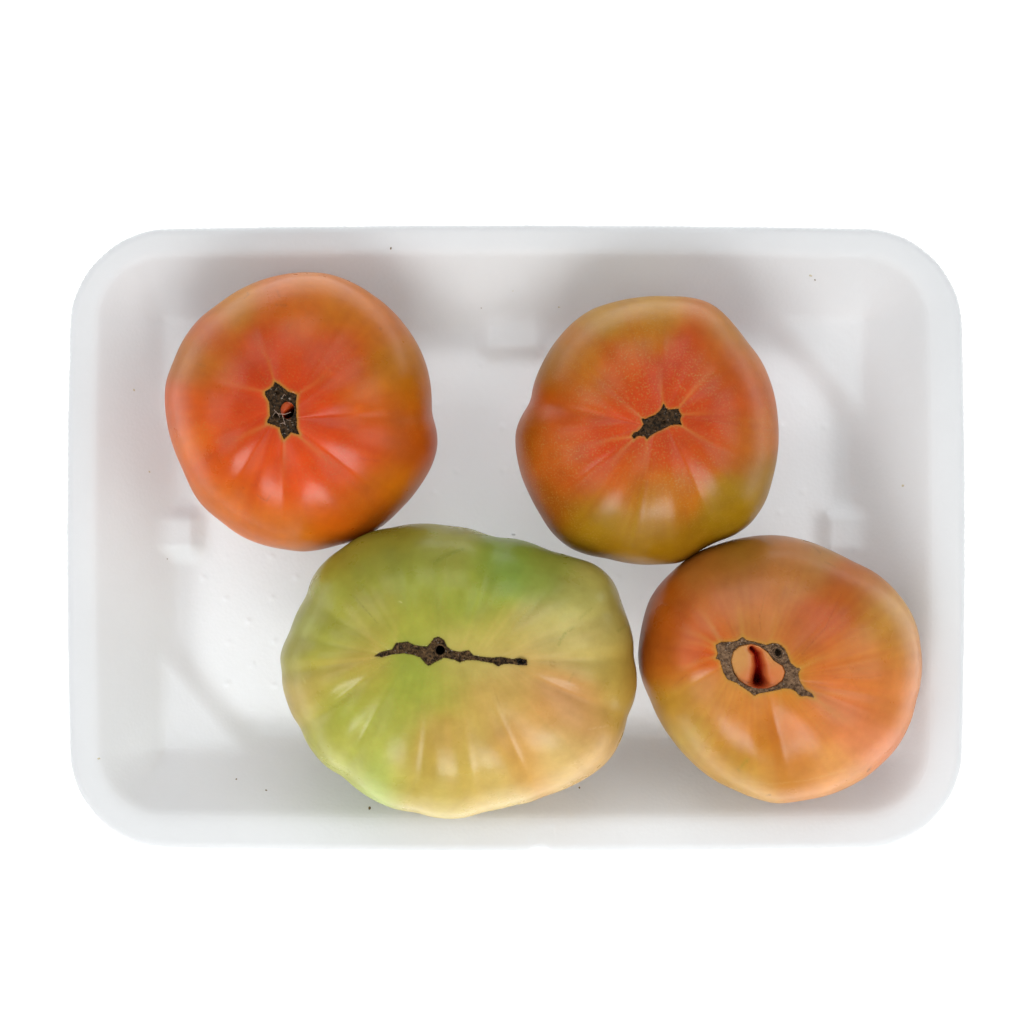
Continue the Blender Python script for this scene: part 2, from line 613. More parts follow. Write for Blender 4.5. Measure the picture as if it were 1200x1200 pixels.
def tomato(spec):
    z0 = FLOOR_Z
    ze, zt = spec['ze'], spec['zt']
    s = mpp(ze)
    pts = np.array(zpts(spec['outline'], *spec['zoom']))
    cx, cy = (pts[:, 0].min() + pts[:, 0].max()) / 2, (pts[:, 1].min() + pts[:, 1].max()) / 2
    ha, hb = np.ptp(pts[:, 0]) / 2, np.ptp(pts[:, 1]) / 2
    NU, NA, NB = 560, 170, 60
    u = np.linspace(0, 2 * math.pi, NU, endpoint=False)
    pu = np.arctan2(-(pts[:, 1] - cy) / hb, (pts[:, 0] - cx) / ha)
    pr = np.hypot((pts[:, 0] - cx) / ha, (pts[:, 1] - cy) / hb)
    o = np.argsort(pu)
    pu, pr = pu[o], pr[o]
    pu = np.concatenate([pu - 2 * math.pi, pu, pu + 2 * math.pi])
    pr = np.concatenate([pr, pr, pr])
    ud = (u + math.pi) % (2 * math.pi) - math.pi
    R = np.interp(ud, pu, pr)
    kk = np.exp(-0.5 * (np.arange(-14, 15) / 4.0) ** 2)
    kk /= kk.sum()
    R = np.convolve(np.concatenate([R[-14:], R, R[:14]]), kk, mode='valid')
    Ex, Ey = cx + ha * R * np.cos(u), cy - hb * R * np.sin(u)     # equator outline, px
    (sx, sy), axis = spec['scar_c'], spec['axis']                  # scar axis (px)
    zs = zt - spec['dimple']
    Ew = np.stack([(Ex - 600) * s, (600 - Ey) * s], 1)
    Cw = np.array([(cx - 600) * s, (600 - cy) * s])
    ss = mpp(zs)
    S0 = np.array([(sx - 600) * ss, (600 - sy) * ss])
    Sw = S0 + np.stack([np.cos(u) * axis[0] * ss, -np.cos(u) * axis[1] * ss], 1)
    # ---- grooves: u of given px points
    gro = np.zeros(NU)
    gu = []
    fine = np.zeros(NU)
    for (gx, gy, amp, wd) in spec['grooves']:
        qx, qy = spec['zoom'][0] + gx * spec['zoom'][2], spec['zoom'][1] + gy * spec['zoom'][2]
        q = np.array([(qx - 600) * s, (600 - qy) * s])
        best = None
        for f in np.linspace(0.15, 1.0, 60):
            pp = Sw * (1 - f) + Ew * f
            dd = np.hypot(pp[:, 0] - q[0], pp[:, 1] - q[1])
            k = dd.argmin()
            if best is None or dd[k] < best[0]:
                best = (dd[k], u[k])
        du = (u - best[1] + math.pi) % (2 * math.pi) - math.pi
        gu.append((best[1], min(1.0, amp)))
        w_ = math.radians(wd) * spec.get('gw', 1.0)
        gro += amp * (0.6 * np.exp(-(du / (w_ * 1.25)) ** 2) + 0.4 * np.exp(-(np.abs(du) / (w_ * 2.2)) ** 1.5))
        fine += amp * np.exp(-(du / (w_ * 0.45)) ** 2)
    # rounded lobes between neighbouring grooves
    gu.sort()
    lobe = np.zeros(NU)
    for (g0, a0), (g1, a1) in zip(gu, gu[1:] + [(gu[0][0] + 2 * math.pi, gu[0][1])]):
        wdt = g1 - g0
        t = ((u - g0) % (2 * math.pi)) / wdt
        m = t < 1
        amp = (a0 * (1 - t) + a1 * t)
        prof = np.clip(1 - np.sqrt(np.clip(1 - np.abs(2 * t - 1) ** 2.2, 0, 1)), 0, 1)
        lobe[m] = (prof * amp * min(1.0, wdt / math.radians(26)))[m]
    lk = np.exp(-0.5 * (np.arange(-8, 9) / 3.6) ** 2)
    lk /= lk.sum()
    lobe = np.convolve(np.concatenate([lobe[-8:], lobe, lobe[:8]]), lk, mode='valid')
    nz = vnoise(NU, spec['seed'])
    Ew = Cw + (Ew - Cw) * (1 - spec.get('edge', 0.006) * lobe)[:, None]
    Ew = Cw + (Ew - Cw) * (1 - spec.get('scallop', 0.006) * gro)[:, None]
    V = []
    fr = []
    hU = zt - ze
    for a in np.linspace(0, 1, NA):
        f = math.sin(a * math.pi / 2)
        pp = Sw * (1 - f) + Ew * f
        body = max(0.0, 1 - f ** spec['p']) ** (1 / spec['q'])
        z = ze + hU * body
        dim = spec['dimple'] * math.exp(-(f / spec['dw']) ** 1.6)
        wr = smooth(0.04, 0.5, f) * (1 - 0.75 * smooth(0.72, 1.0, f))
        zz = np.full(NU, z - dim) - gro * spec['rib'] * wr - fine * 0.00012 * float(smooth(0.0, 0.08, f) * (1 - smooth(0.12, 0.4, f)))
        zz = zz - spec.get('cusp', 0.001) * lobe * float(smooth(spec.get('lf', 0.05), spec.get('lf', 0.05) + 0.5, f) * (1 - 0.4 * smooth(0.8, 1.0, f)))
        zz = zz + nz * 0.00006 * float(smooth(0.1, 0.4, f) * (1 - smooth(0.8, 1.0, f)))
        V.append(np.column_stack([pp, zz]))
        fr.append(np.full(NU, f))
    hL = ze - z0
    for b in np.linspace(0, 1, NB)[1:]:
        an = b * math.pi / 2
        gk = math.cos(an)
        pp = Cw + (Ew - Cw) * gk
        zz = np.full(NU, ze - hL * math.sin(an) ** 1.02)
        zz = zz + gro * 0.0016 * math.sin(2 * an) ** 2
        V.append(np.column_stack([pp, zz]))
        fr.append(np.full(NU, 1.0))
    V = np.concatenate(V)
    fr = np.concatenate(fr)
    # low-frequency irregularity
    X, Y, Z = V.T
    r = np.random.default_rng(spec['seed'] + 5)
    up = smooth(0.0, 0.01, Z - ze)
    for _ in range(7):
        k = r.normal(size=2) * 95
        V[:, 2] += up * 0.00022 * np.sin(X * k[0] + Y * k[1] + r.uniform(0, 6.28))
    # photo pixel of each vertex (for ripeness patches that also hold some shade and highlight)
    sv = FRAME / 1200.0 * (CAM_Z - V[:, 2]) / (CAM_Z - REF_Z)
    PX, PY = 600 + V[:, 0] / sv, 600 - V[:, 1] / sv
    # ---- colour
    num = np.zeros((len(V), 3))
    den = np.zeros(len(V)) + 1e-12
    ox, oy, zc = spec['zoom']
    wob = 10 * np.sin(PX * 0.07 + 1.1 * np.sin(PY * 0.05)), 10 * np.sin(PY * 0.08 + 1.3 * np.sin(PX * 0.06 + 2))
    for (x, y, c) in spec['patches']:
        bx, by = ox + x * zc, oy + y * zc
        d2 = (PX + wob[0] * 0.35 - bx) ** 2 + (PY + wob[1] * 0.35 - by) ** 2
        wgt = np.exp(-d2 / (2 * (spec['blend']) ** 2)) + 1e-3 * np.exp(-d2 / (2 * 60.0 ** 2)) + 1e-9 / (1 + d2)
        num += wgt[:, None] * np.maximum((lin(c) * (1 - spec['wash'][0]) + lin(spec['wash'][1]) * spec['wash'][0]) * KCOL * np.array(spec['chan']) - np.array([0.006, 0.006, 0.012]), 0.0015)
        den += wgt
    C = num / den[:, None]
    # ribs carry slightly different ripeness: streaks running out from the scar
    U = np.tile(np.arange(NU), len(V) // NU)
    st = vnoise(NU, spec['seed'] + 11)
    r2 = np.random.default_rng(spec['seed'] + 21)
    for k in range(28, 80):
        st = st + 0.055 * r2.normal() * np.sin(k * u + r2.uniform(0, 6.28))
    st = st[U] * smooth(0.03, 0.15, fr) * (1 - 0.6 * smooth(0.6, 1.0, fr))
    C *= (1 + np.outer(st, spec.get('streak', (0.03, 0.09, 0.06))))
    # yellow veins
    for (pl, wid, amt) in spec['veins']:
        pl = zpts(pl, ox, oy, zc)
        tot = len(pl) - 1
        best = np.zeros(len(V))
        for i in range(tot):
            d, t = seg_dist(PX, PY, pl[i], pl[i + 1])
            along = (i + t) / tot
            best = np.maximum(best, np.exp(-(d / (wid * (0.65 + 1.3 * along))) ** 2) * (1 - along) ** 0.8)
        best = best * amt * 0.58 * (V[:, 2] > ze)
        vc = lin(spec.get('vein_col', (205, 140, 65))) * KCOL
        C = C * (1 - best[:, None]) + vc * best[:, None]
    # pale green-yellow halo round the scar
    near = (np.hypot(PX - sx, PY - sy) < 140) & (V[:, 2] > ze)
    D = np.full(len(V), 1e6)
    D[near] = poly_dist(PX[near], PY[near], zpts(spec['scar'], *spec['scar_zoom']))
    h = np.exp(-(D / spec.get('halo_w', 3.0)) ** 2) * spec.get('halo', 0.75)
    C = C * (1 - h[:, None]) + lin(spec.get('halo_col', (176, 132, 48))) * KCOL * h[:, None]
    # scratches, scabs, cracks
    for (pl, wid, col, amt) in spec['marks']:
        pl = zpts(pl, ox, oy, zc)
        best = np.zeros(len(V))
        for i in range(len(pl) - 1):
            d, _ = seg_dist(PX, PY, pl[i], pl[i + 1])
            best = np.maximum(best, np.exp(-(d / wid) ** 2))
        brk = 0.5 + 0.5 * np.sin(PX * 1.9 + 3 * np.sin(PY * 0.83)) * np.sin(PY * 2.3 + 2 * np.sin(PX * 0.71))
        best = best * amt * 0.75 * brk * (V[:, 2] > ze)
        C = C * (1 - best[:, None]) + lin(col) * KCOL * best[:, None]
        V[:, 2] -= best * 0.00006
    C = np.clip(C, 0.0008, 0.9)

    base = np.array([Cw[0], Cw[1], z0])
    faces = grid_faces(NA + NB - 1, NU)
    bvh = BVHTree.FromPolygons([Vector(v) for v in V], faces)
    # the flesh is hollowed out under the scar and its openings
    D[near] *= np.where(inside(PX[near], PY[near], zpts(spec['scar'], *spec['scar_zoom'])), -1, 1)
    V[:, 2] -= 0.0024 * smooth(-0.2, -1.6, D)
    if 'fold' in spec:
        fd = np.full(len(V), 1e6)
        fd[near] = poly_dist(PX[near], PY[near], spec['fold']) * np.where(inside(PX[near], PY[near], spec['fold']), -1, 1)
        V[:, 2] -= 0.012 * smooth(2.0, -2.0, fd)
    for (hx, hy, hr) in spec.get('pits', ()):
        V[:, 2] -= 0.010 * smooth(hr + 1.5, hr - 1, np.hypot(PX - hx, PY - hy)) * (V[:, 2] > ze)
    root = empty(spec['name'], base, spec['label'], 'tomato', 'tomatoes on the tray')
    skin = mesh_obj('skin', V - base, faces, spec['mat'], root)
    set_colour(skin, C)
    return root, base, bvh, zs


def resample(poly, step):
    out = []
    n = len(poly)
    for i in range(n):
        a, b = np.array(poly[i]), np.array(poly[(i + 1) % n])
        k = max(1, int(round(np.hypot(*(b - a)) / step)))
        for j in range(k):
            out.append(a + (b - a) * j / k)
    return out


def scar_mesh(root, base, bvh, zs, spec, mat, holes=(), pits=(), lift=0.00035, rough=0.00022, name='stem_scar', jit=0.35, seed=3):
    """corky plate following the skin round a traced outline (photo px), with openings"""
    r = random.Random(seed)
    bm = bmesh.new()
    loops = [resample(spec, 1.3)] + [resample(h, 1.3) for h in holes]
    edges, rims = [], []
    ph = [r.uniform(0, 6.28) for _ in range(8)]

    def height(px, py):
        s = mpp(zs)
        x, y = (px - 600) * s, (600 - py) * s
        hit = bvh.ray_cast(Vector((x, y, 0.5)), Vector((0, 0, -1)))[0]
        return Vector((x, y, hit.z if hit else zs))
    for li, lp in enumerate(loops):
        vs = []
        for p in lp:
            v = height(p[0] + r.uniform(-jit, jit), p[1] + r.uniform(-jit, jit))
            v.z += lift * 0.4
            vs.append(bm.verts.new(v))
        for i in range(len(vs)):
            edges.append(bm.edges.new((vs[i], vs[(i + 1) % len(vs)])))
        rims.append(vs)
    bmesh.ops.triangle_fill(bm, use_beauty=True, use_dissolve=False, edges=edges)
    for _ in range(3):
        inner = [e for e in bm.edges if not e.is_boundary and e.calc_length() > 0.00042]
        if not inner:
            break
        bmesh.ops.subdivide_edges(bm, edges=inner, cuts=1, use_grid_fill=False)
        bmesh.ops.triangulate(bm, faces=[f for f in bm.faces if len(f.verts) > 3])
    for _ in range(12):
        bmesh.ops.smooth_vert(bm, verts=[v for v in bm.verts if not v.is_boundary], factor=0.6, use_axis_x=True, use_axis_y=True, use_axis_z=True)
    bmesh.ops.beautify_fill(bm, faces=bm.faces[:], edges=[e for e in bm.edges if not e.is_boundary])
    bmesh.ops.recalc_face_normals(bm, faces=bm.faces)
    s = mpp(zs)
    pit_px = pits
    rim_set = {v for v in bm.verts if v.is_boundary}
    for v in bm.verts:
        if v in rim_set:
            continue
        px, py = v.co.x / s + 600, 600 - v.co.y / s
        h = height(px, py)
        v.co.z = h.z - 0.0003 + lift * (0.3 + 1.3 * mnoise.noise((px * 0.28, py * 0.28, seed * 7.3))) + 2.2 * rough * mnoise.noise((px * 0.75, py * 0.75, seed * 3.1))
        for (qx, qy, qr, depth, ring) in pit_px:
            d = math.hypot(px - qx, py - qy)
            v.co.z += ring * math.exp(-((d - qr * 1.35) / (qr * 0.45)) ** 2)
            v.co.z -= depth * float(smooth(qr * 1.1, qr * 0.5, d))
    # skirt into the flesh
    ret = bmesh.ops.extrude_edge_only(bm, edges=[e for e in bm.edges if e.is_boundary])
    for v in ret['geom']:
        if isinstance(v, bmesh.types.BMVert):
            v.co.z -= 0.0012
    bmesh.ops.recalc_face_normals(bm, faces=bm.faces)
    for f in bm.faces:
        if abs(f.normal.z) > 0.3 and f.normal.z < 0:
            f.normal_flip()
    me = bpy.data.meshes.new(name)
    bm.to_mesh(me)
    bm.free()
    me.polygons.foreach_set('use_smooth', [True] * len(me.polygons))
    me.materials.append(mat)
    o = bpy.data.objects.new(name, me)
    COL.objects.link(o)
    o.parent = root
    o.location = -Vector(base)
    return o


def surf_z(bvh, px, py, z):
    s = mpp(z)
    hit = bvh.ray_cast(Vector(((px - 600) * s, (600 - py) * s, 0.5)), Vector((0, 0, -1)))[0]
    return hit.z if hit else z


def fold_mesh(root, base, zs, zr, poly, dome, crease, depth, cw, cols, mat, name='inner_fold', push=0.6):
    """skin bulging through the scar ring, split by a deep crease; photo px outline"""
    s = mpp(zs)
    poly = np.array(resample(poly, 1.0))
    c = poly.mean(0)
    n = len(poly)
    # smooth the outline
    for _ in range(3):
        poly = (np.roll(poly, 1, 0) + 2 * poly + np.roll(poly, -1, 0)) / 4
    V, PXY, rad = [], [], []
    ks = np.linspace(1.03, 0.0, 42)
    for k in ks:
        q = c + (poly - c) * k
        PXY.append(q)
        rad.append(np.full(n, k))
    q = np.concatenate(PXY)
    k = np.concatenate(rad)
    z = zr + dome * np.sqrt(np.clip(1 - (k / 1.04) ** 2, 0, 1)) - 0.0007 * smooth(0.94, 1.03, k)
    D = np.full(len(q), 1e9)
    for i in range(len(crease) - 1):
        d, t = seg_dist(q[:, 0], q[:, 1], crease[i], crease[i + 1])
        al = (i + t) / (len(crease) - 1)
        D = np.minimum(D, d / (0.45 + 1.0 * al))
    edge = smooth(1.03, 0.85, k)
    end = np.hypot(q[:, 0] - crease[-1][0], q[:, 1] - crease[-1][1])
    deep = 1 + 1.2 * np.exp(-(end / 9.0) ** 2)
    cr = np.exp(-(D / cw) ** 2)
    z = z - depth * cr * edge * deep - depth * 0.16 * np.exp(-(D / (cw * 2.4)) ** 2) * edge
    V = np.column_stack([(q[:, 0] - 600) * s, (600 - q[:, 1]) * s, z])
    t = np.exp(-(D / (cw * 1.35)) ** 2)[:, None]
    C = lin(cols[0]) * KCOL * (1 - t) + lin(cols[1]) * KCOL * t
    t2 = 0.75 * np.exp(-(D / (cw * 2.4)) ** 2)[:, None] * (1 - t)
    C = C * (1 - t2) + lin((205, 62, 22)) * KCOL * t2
    side = smooth(-6, 14, (q[:, 0] - c[0]) * 0.3 + (q[:, 1] - c[1]))[:, None] * (1 - t) * 0.6
    C = C * (1 - side) + lin(cols[2]) * KCOL * side
    o = mesh_obj(name, V - np.array(base), grid_faces(len(ks), n, flip=bool(np.cross(poly[1] - poly[0], c - poly[0]) < 0)), mat, root)
    set_colour(o, C)
    return o


def pit_mesh(root, base, zs, zr, px, py, rx, ry, rot, depth, mat, rim_mat=None, name='stem_pit'):
    parent = None
    s = mpp(zs)
    V, n = [], 28
    prof = [(1.25, -0.0006), (1.12, 0.00025), (1.0, 0.0003), (0.9, 0.0), (0.82, -depth * 0.45), (0.7, -depth * 0.8), (0.45, -depth), (0.02, -depth * 0.95)]
    for k, dz in prof:
        for j in range(n):
            a = -2 * math.pi * j / n
            w_ = 1 + 0.06 * math.sin(3 * a + 1) + 0.04 * math.sin(5 * a)
            x, y = rx * k * math.cos(a) * w_, ry * k * math.sin(a) * w_
            X, Y = px + x * math.cos(rot) - y * math.sin(rot), py + x * math.sin(rot) + y * math.cos(rot)
            V.append(((X - 600) * s - base[0], (600 - Y) * s - base[1], zr + dz - base[2]))
    o = mesh_obj(name, V, grid_faces(len(prof), n), mat, parent or root)
    if rim_mat:
        o.data.materials.append(rim_mat)
        o.data.polygons.foreach_set('material_index', [1] * (3 * n) + [0] * ((len(prof) - 4) * n))
    return o


def fibre(parent, pts, rad, mat, off):
    """thin dry fibre along world points"""
    V, F = [], []
    n = 5
    for i, p in enumerate(pts):
        p = Vector(p)
        q = Vector(pts[min(i + 1, len(pts) - 1)]) - Vector(pts[max(i - 1, 0)])
        q.normalize()
        a = q.cross(Vector((0, 0, 1)))
        if a.length < 1e-4:
            a = Vector((1, 0, 0))
        a.normalize()
        b = q.cross(a)
        k = rad * (1 if 0 < i < len(pts) - 1 else 0.5)
        for j in range(n):
            t = 2 * math.pi * j / n
            V.append(p + a * math.cos(t) * k + b * math.sin(t) * k - off)
    F = grid_faces(len(pts), n)
    return mesh_obj('dry_fibre', V, F, mat, parent)


Z1 = (170, 300, 370 / 1200)
Z2 = (580, 320, 0.30)
Z3 = (310, 590, 460 / 1200)
Z4 = (730, 600, 370 / 1200)

cork_dark = cork_material('dark_cork', (0.008, 0.005, 0.002), (0.095, 0.050, 0.020))
cork_brown = cork_material('brown_cork', (0.018, 0.010, 0.004), (0.17, 0.095, 0.038))
cork_grey = cork_material('grey_brown_cork', (0.085, 0.046, 0.024), (0.30, 0.18, 0.10), (0.55, 0.46, 0.38))
pit_dark = plain_material('dark_pit', (0.006, 0.004, 0.003), 0.85)
pit_brown = plain_material('brown_pit', (0.09, 0.062, 0.04), 0.8, (0.17, 0.12, 0.08))
fibre_mat = plain_material('pale_fibre', (0.42, 0.30, 0.24), 0.6)

T1 = dict(
    name='tomato', label='red-orange tomato with a dark star-shaped scar, upper left in the tray', chan=(1.08, 0.97, 0.3), rib=0.0016, gw=1.5, cusp=0.0010, wash=(0.02, (215, 130, 80)), seed=11, zoom=Z1,
    ze=0.034, zt=0.062, dimple=0.0030, dw=0.30, p=2.7, q=1.9, scar_c=(331, 483), axis=(2, 8), blend=21,
    outline=[(620, 62), (700, 68), (780, 95), (860, 140), (940, 205), (1000, 275), (1045, 350), (1075, 430), (1090, 510), (1093, 600), (1112, 660),
             (1115, 720), (1095, 790), (1050, 870), (980, 960), (905, 1027), (830, 1070), (720, 1103), (600, 1128), (500, 1115), (430, 1095),
             (370, 1070), (290, 1015), (250, 985), (200, 930), (150, 830), (110, 735), (85, 640), (76, 560), (78, 480), (105, 405), (150, 310),
             (210, 235), (270, 190), (330, 145), (400, 105), (500, 75)],
    grooves=[(1090, 600, 1.0, 7), (930, 300, 0.4, 7), (770, 800, 0.9, 7), (540, 980, 1.0, 8), (270, 1000, 0.8, 7), (330, 690, 0.5, 7), (250, 470, 0.4, 7), (460, 300, 0.5, 7), (700, 400, 0.5, 8)],
    patches=[(500, 520, (190, 62, 14)), (420, 600, (190, 62, 18)), (300, 600, (192, 66, 22)), (200, 560, (198, 82, 40)), (170, 400, (168, 110, 40)),
             (250, 330, (188, 90, 35)), (550, 200, (190, 92, 42)), (800, 200, (190, 112, 58)), (950, 430, (172, 116, 34)), (880, 300, (182, 105, 50)),
             (1000, 650, (178, 90, 34)), (1060, 720, (168, 76, 34)), (750, 380, (186, 70, 20)), (700, 800, (205, 72, 18)), (600, 850, (215, 78, 22)),
             (430, 820, (204, 80, 36)), (300, 900, (205, 100, 42)), (450, 1020, (200, 108, 42)), (250, 960, (200, 112, 48)), (700, 1000, (196, 92, 28)),
             (850, 950, (178, 90, 28)), (950, 850, (182, 104, 34)), (130, 700, (206, 106, 56)), (580, 90, (192, 118, 76)), (330, 170, (186, 126, 76)),
             (500, 350, (188, 66, 16)), (850, 720, (202, 76, 46)), (300, 780, (200, 78, 30)), (640, 620, (200, 68, 26)), (880, 560, (196, 96, 40)),
             (1030, 520, (176, 100, 30)), (540, 750, (206, 70, 20)), (600, 1100, (190, 110, 60)), (120, 560, (200, 92, 52))],
    veins=[([(490, 470), (470, 400), (420, 300)], 2.4, 0.5), ([(590, 520), (650, 480), (720, 430)], 2.4, 0.45), ([(455, 515), (380, 500), (280, 470)], 2.4, 0.5),
           ([(465, 640), (400, 670), (300, 720)], 2.6, 0.6), ([(530, 705), (530, 770), (520, 900)], 2.6, 0.5), ([(590, 690), (640, 730), (760, 830)], 2.6, 0.6)],
    scar=[(505, 215), (560, 245), (640, 310), (690, 350), (790, 385), (815, 400), (800, 480), (800, 600), (810, 750), (810, 850), (850, 950), (790, 935),
          (730, 915), (690, 960), (630, 1015), (605, 960), (580, 890), (575, 850), (500, 815), (400, 785), (405, 745), (440, 690), (435, 600), (430, 500),
          (400, 440), (365, 385), (375, 350), (440, 310), (480, 280)],
    scar_zoom=(280, 430, 100 / 1200), halo=0.8, halo_w=3.2,
    marks=[([(500, 130), (512, 155)], 1.2, (110, 60, 30), 0.6), ([(500, 185), (535, 188)], 1.8, (120, 75, 40), 0.6), ([(378, 160), (395, 145), (388, 140)], 0.9, (110, 70, 45), 0.7),
           ([(440, 820), (420, 870), (400, 870)], 2.2, (165, 55, 25), 0.5), ([(425, 905), (440, 920), (462, 930), (475, 912)], 0.9, (120, 60, 40), 0.7),
           ([(700, 430), (735, 440)], 2.0, (160, 60, 25), 0.5), ([(820, 770), (895, 780)], 1.8, (170, 55, 25), 0.6), ([(370, 880), (378, 884)], 0.9, (120, 60, 30), 0.6),
           ([(895, 275), (898, 278)], 1.2, (70, 50, 20), 0.8), ([(350, 350), (455, 470)], 1.0, (150, 70, 25), 0.4), ([(200, 410), (225, 418)], 1.8, (120, 85, 30), 0.5)])

T2 = dict(
    name='tomato', label='blotchy red and olive speckled tomato with a small dark scar, upper right in the tray', chan=(1.06, 0.97, 0.3), rib=0.0016, gw=1.4, cusp=0.0010, wash=(0.03, (210, 140, 85)), seed=23, zoom=Z2,
    ze=0.034, zt=0.062, dimple=0.0030, dw=0.32, p=2.7, q=1.9, scar_c=(771, 494), axis=(14, -5), blend=18,
    outline=[(690, 88), (760, 93), (830, 110), (880, 140), (930, 195), (985, 265), (1040, 340), (1075, 420), (1098, 500), (1108, 600), (1105, 700), (1090, 790),
             (1060, 890), (1000, 980), (935, 1028), (865, 1055), (810, 1080), (770, 1108), (730, 1133), (640, 1140), (520, 1140), (440, 1117), (370, 1105),
             (290, 1075), (220, 1015), (170, 940), (130, 860), (100, 790), (80, 700), (78, 620), (95, 570), (135, 505), (150, 430), (185, 350), (235, 265),
             (300, 195), (380, 140), (460, 115), (560, 95)],
    grooves=[(140, 500, 0.9, 7), (560, 950, 1.1, 9), (850, 1000, 0.9, 7), (280, 850, 0.7, 7), (650, 350, 0.6, 6), (850, 390, 0.6, 6), (930, 550, 0.4, 7), (850, 680, 0.5, 7), (450, 460, 0.5, 7), (350, 670, 0.5, 6), (880, 150, 0.5, 7)],
    patches=[(560, 520, (192, 66, 28)), (700, 660, (188, 66, 22)), (760, 250, (192, 62, 20)), (760, 370, (182, 58, 14)), (480, 390, (190, 84, 34)), (330, 330, (180, 114, 60)),
             (300, 440, (185, 98, 44)), (220, 380, (142, 110, 44)), (230, 470, (182, 74, 18)), (600, 240, (180, 108, 44)), (650, 130, (176, 138, 78)),
             (450, 150, (172, 130, 74)), (900, 220, (172, 115, 58)), (930, 480, (182, 72, 22)), (1040, 430, (186, 94, 48)), (850, 350, (182, 88, 34)),
             (1040, 600, (186, 104, 52)), (960, 700, (172, 88, 32)), (1040, 790, (150, 116, 34)), (900, 960, (146, 116, 24)), (600, 900, (166, 120, 38)),
             (620, 1020, (150, 114, 28)), (400, 980, (150, 112, 28)), (250, 920, (154, 80, 22)), (350, 830, (192, 84, 38)), (250, 700, (186, 92, 38)),
             (120, 640, (168, 90, 28)), (300, 560, (192, 82, 38)), (400, 680, (192, 64, 24)), (780, 1040, (142, 106, 28)), (830, 600, (186, 64, 18)),
             (700, 860, (186, 108, 60)), (540, 820, (186, 80, 40)), (800, 720, (190, 78, 28)), (820, 480, (186, 66, 20)), (640, 420, (188, 64, 22)), (1060, 340, (178, 110, 60)),
             (380, 960, (152, 122, 26)), (560, 960, (158, 122, 32)), (940, 880, (150, 118, 28)), (780, 130, (184, 110, 60))],
    veins=[([(658, 515), (648, 440), (640, 350)], 2.2, 0.6), ([(722, 520), (780, 450), (860, 370)], 2.2, 0.75), ([(735, 552), (800, 548), (890, 545)], 2.4, 0.6),
           ([(730, 598), (790, 635), (870, 680)], 2.2, 0.7), ([(575, 565), (530, 530), (450, 470)], 2.4, 0.55), ([(535, 640), (450, 650), (330, 690)], 2.2, 0.75),
           ([(540, 650), (500, 690), (440, 760)], 2.0, 0.75), ([(592, 645), (592, 700), (580, 800)], 2.2, 0.5), ([(740, 760), (735, 850)], 2.0, 0.3)],
    scar=[(690, 340), (725, 400), (770, 425), (860, 410), (900, 410), (910, 450), (945, 500), (920, 550), (945, 640), (880, 625), (800, 635), (720, 670), (640, 710),
          (570, 740), (500, 790), (460, 835), (430, 790), (370, 785), (330, 785), (280, 830), (245, 790), (270, 745), (330, 730), (380, 680), (415, 630), (385, 550),
          (440, 555), (500, 525), (570, 500), (640, 440), (670, 390)],
    scar_zoom=(720, 445, 100 / 1200), halo=0.6, halo_w=2.4,
    marks=[([(240, 640), (250, 650)], 2.0, (150, 70, 30), 0.5), ([(820, 810), (840, 830)], 1.4, (150, 70, 30), 0.3)])

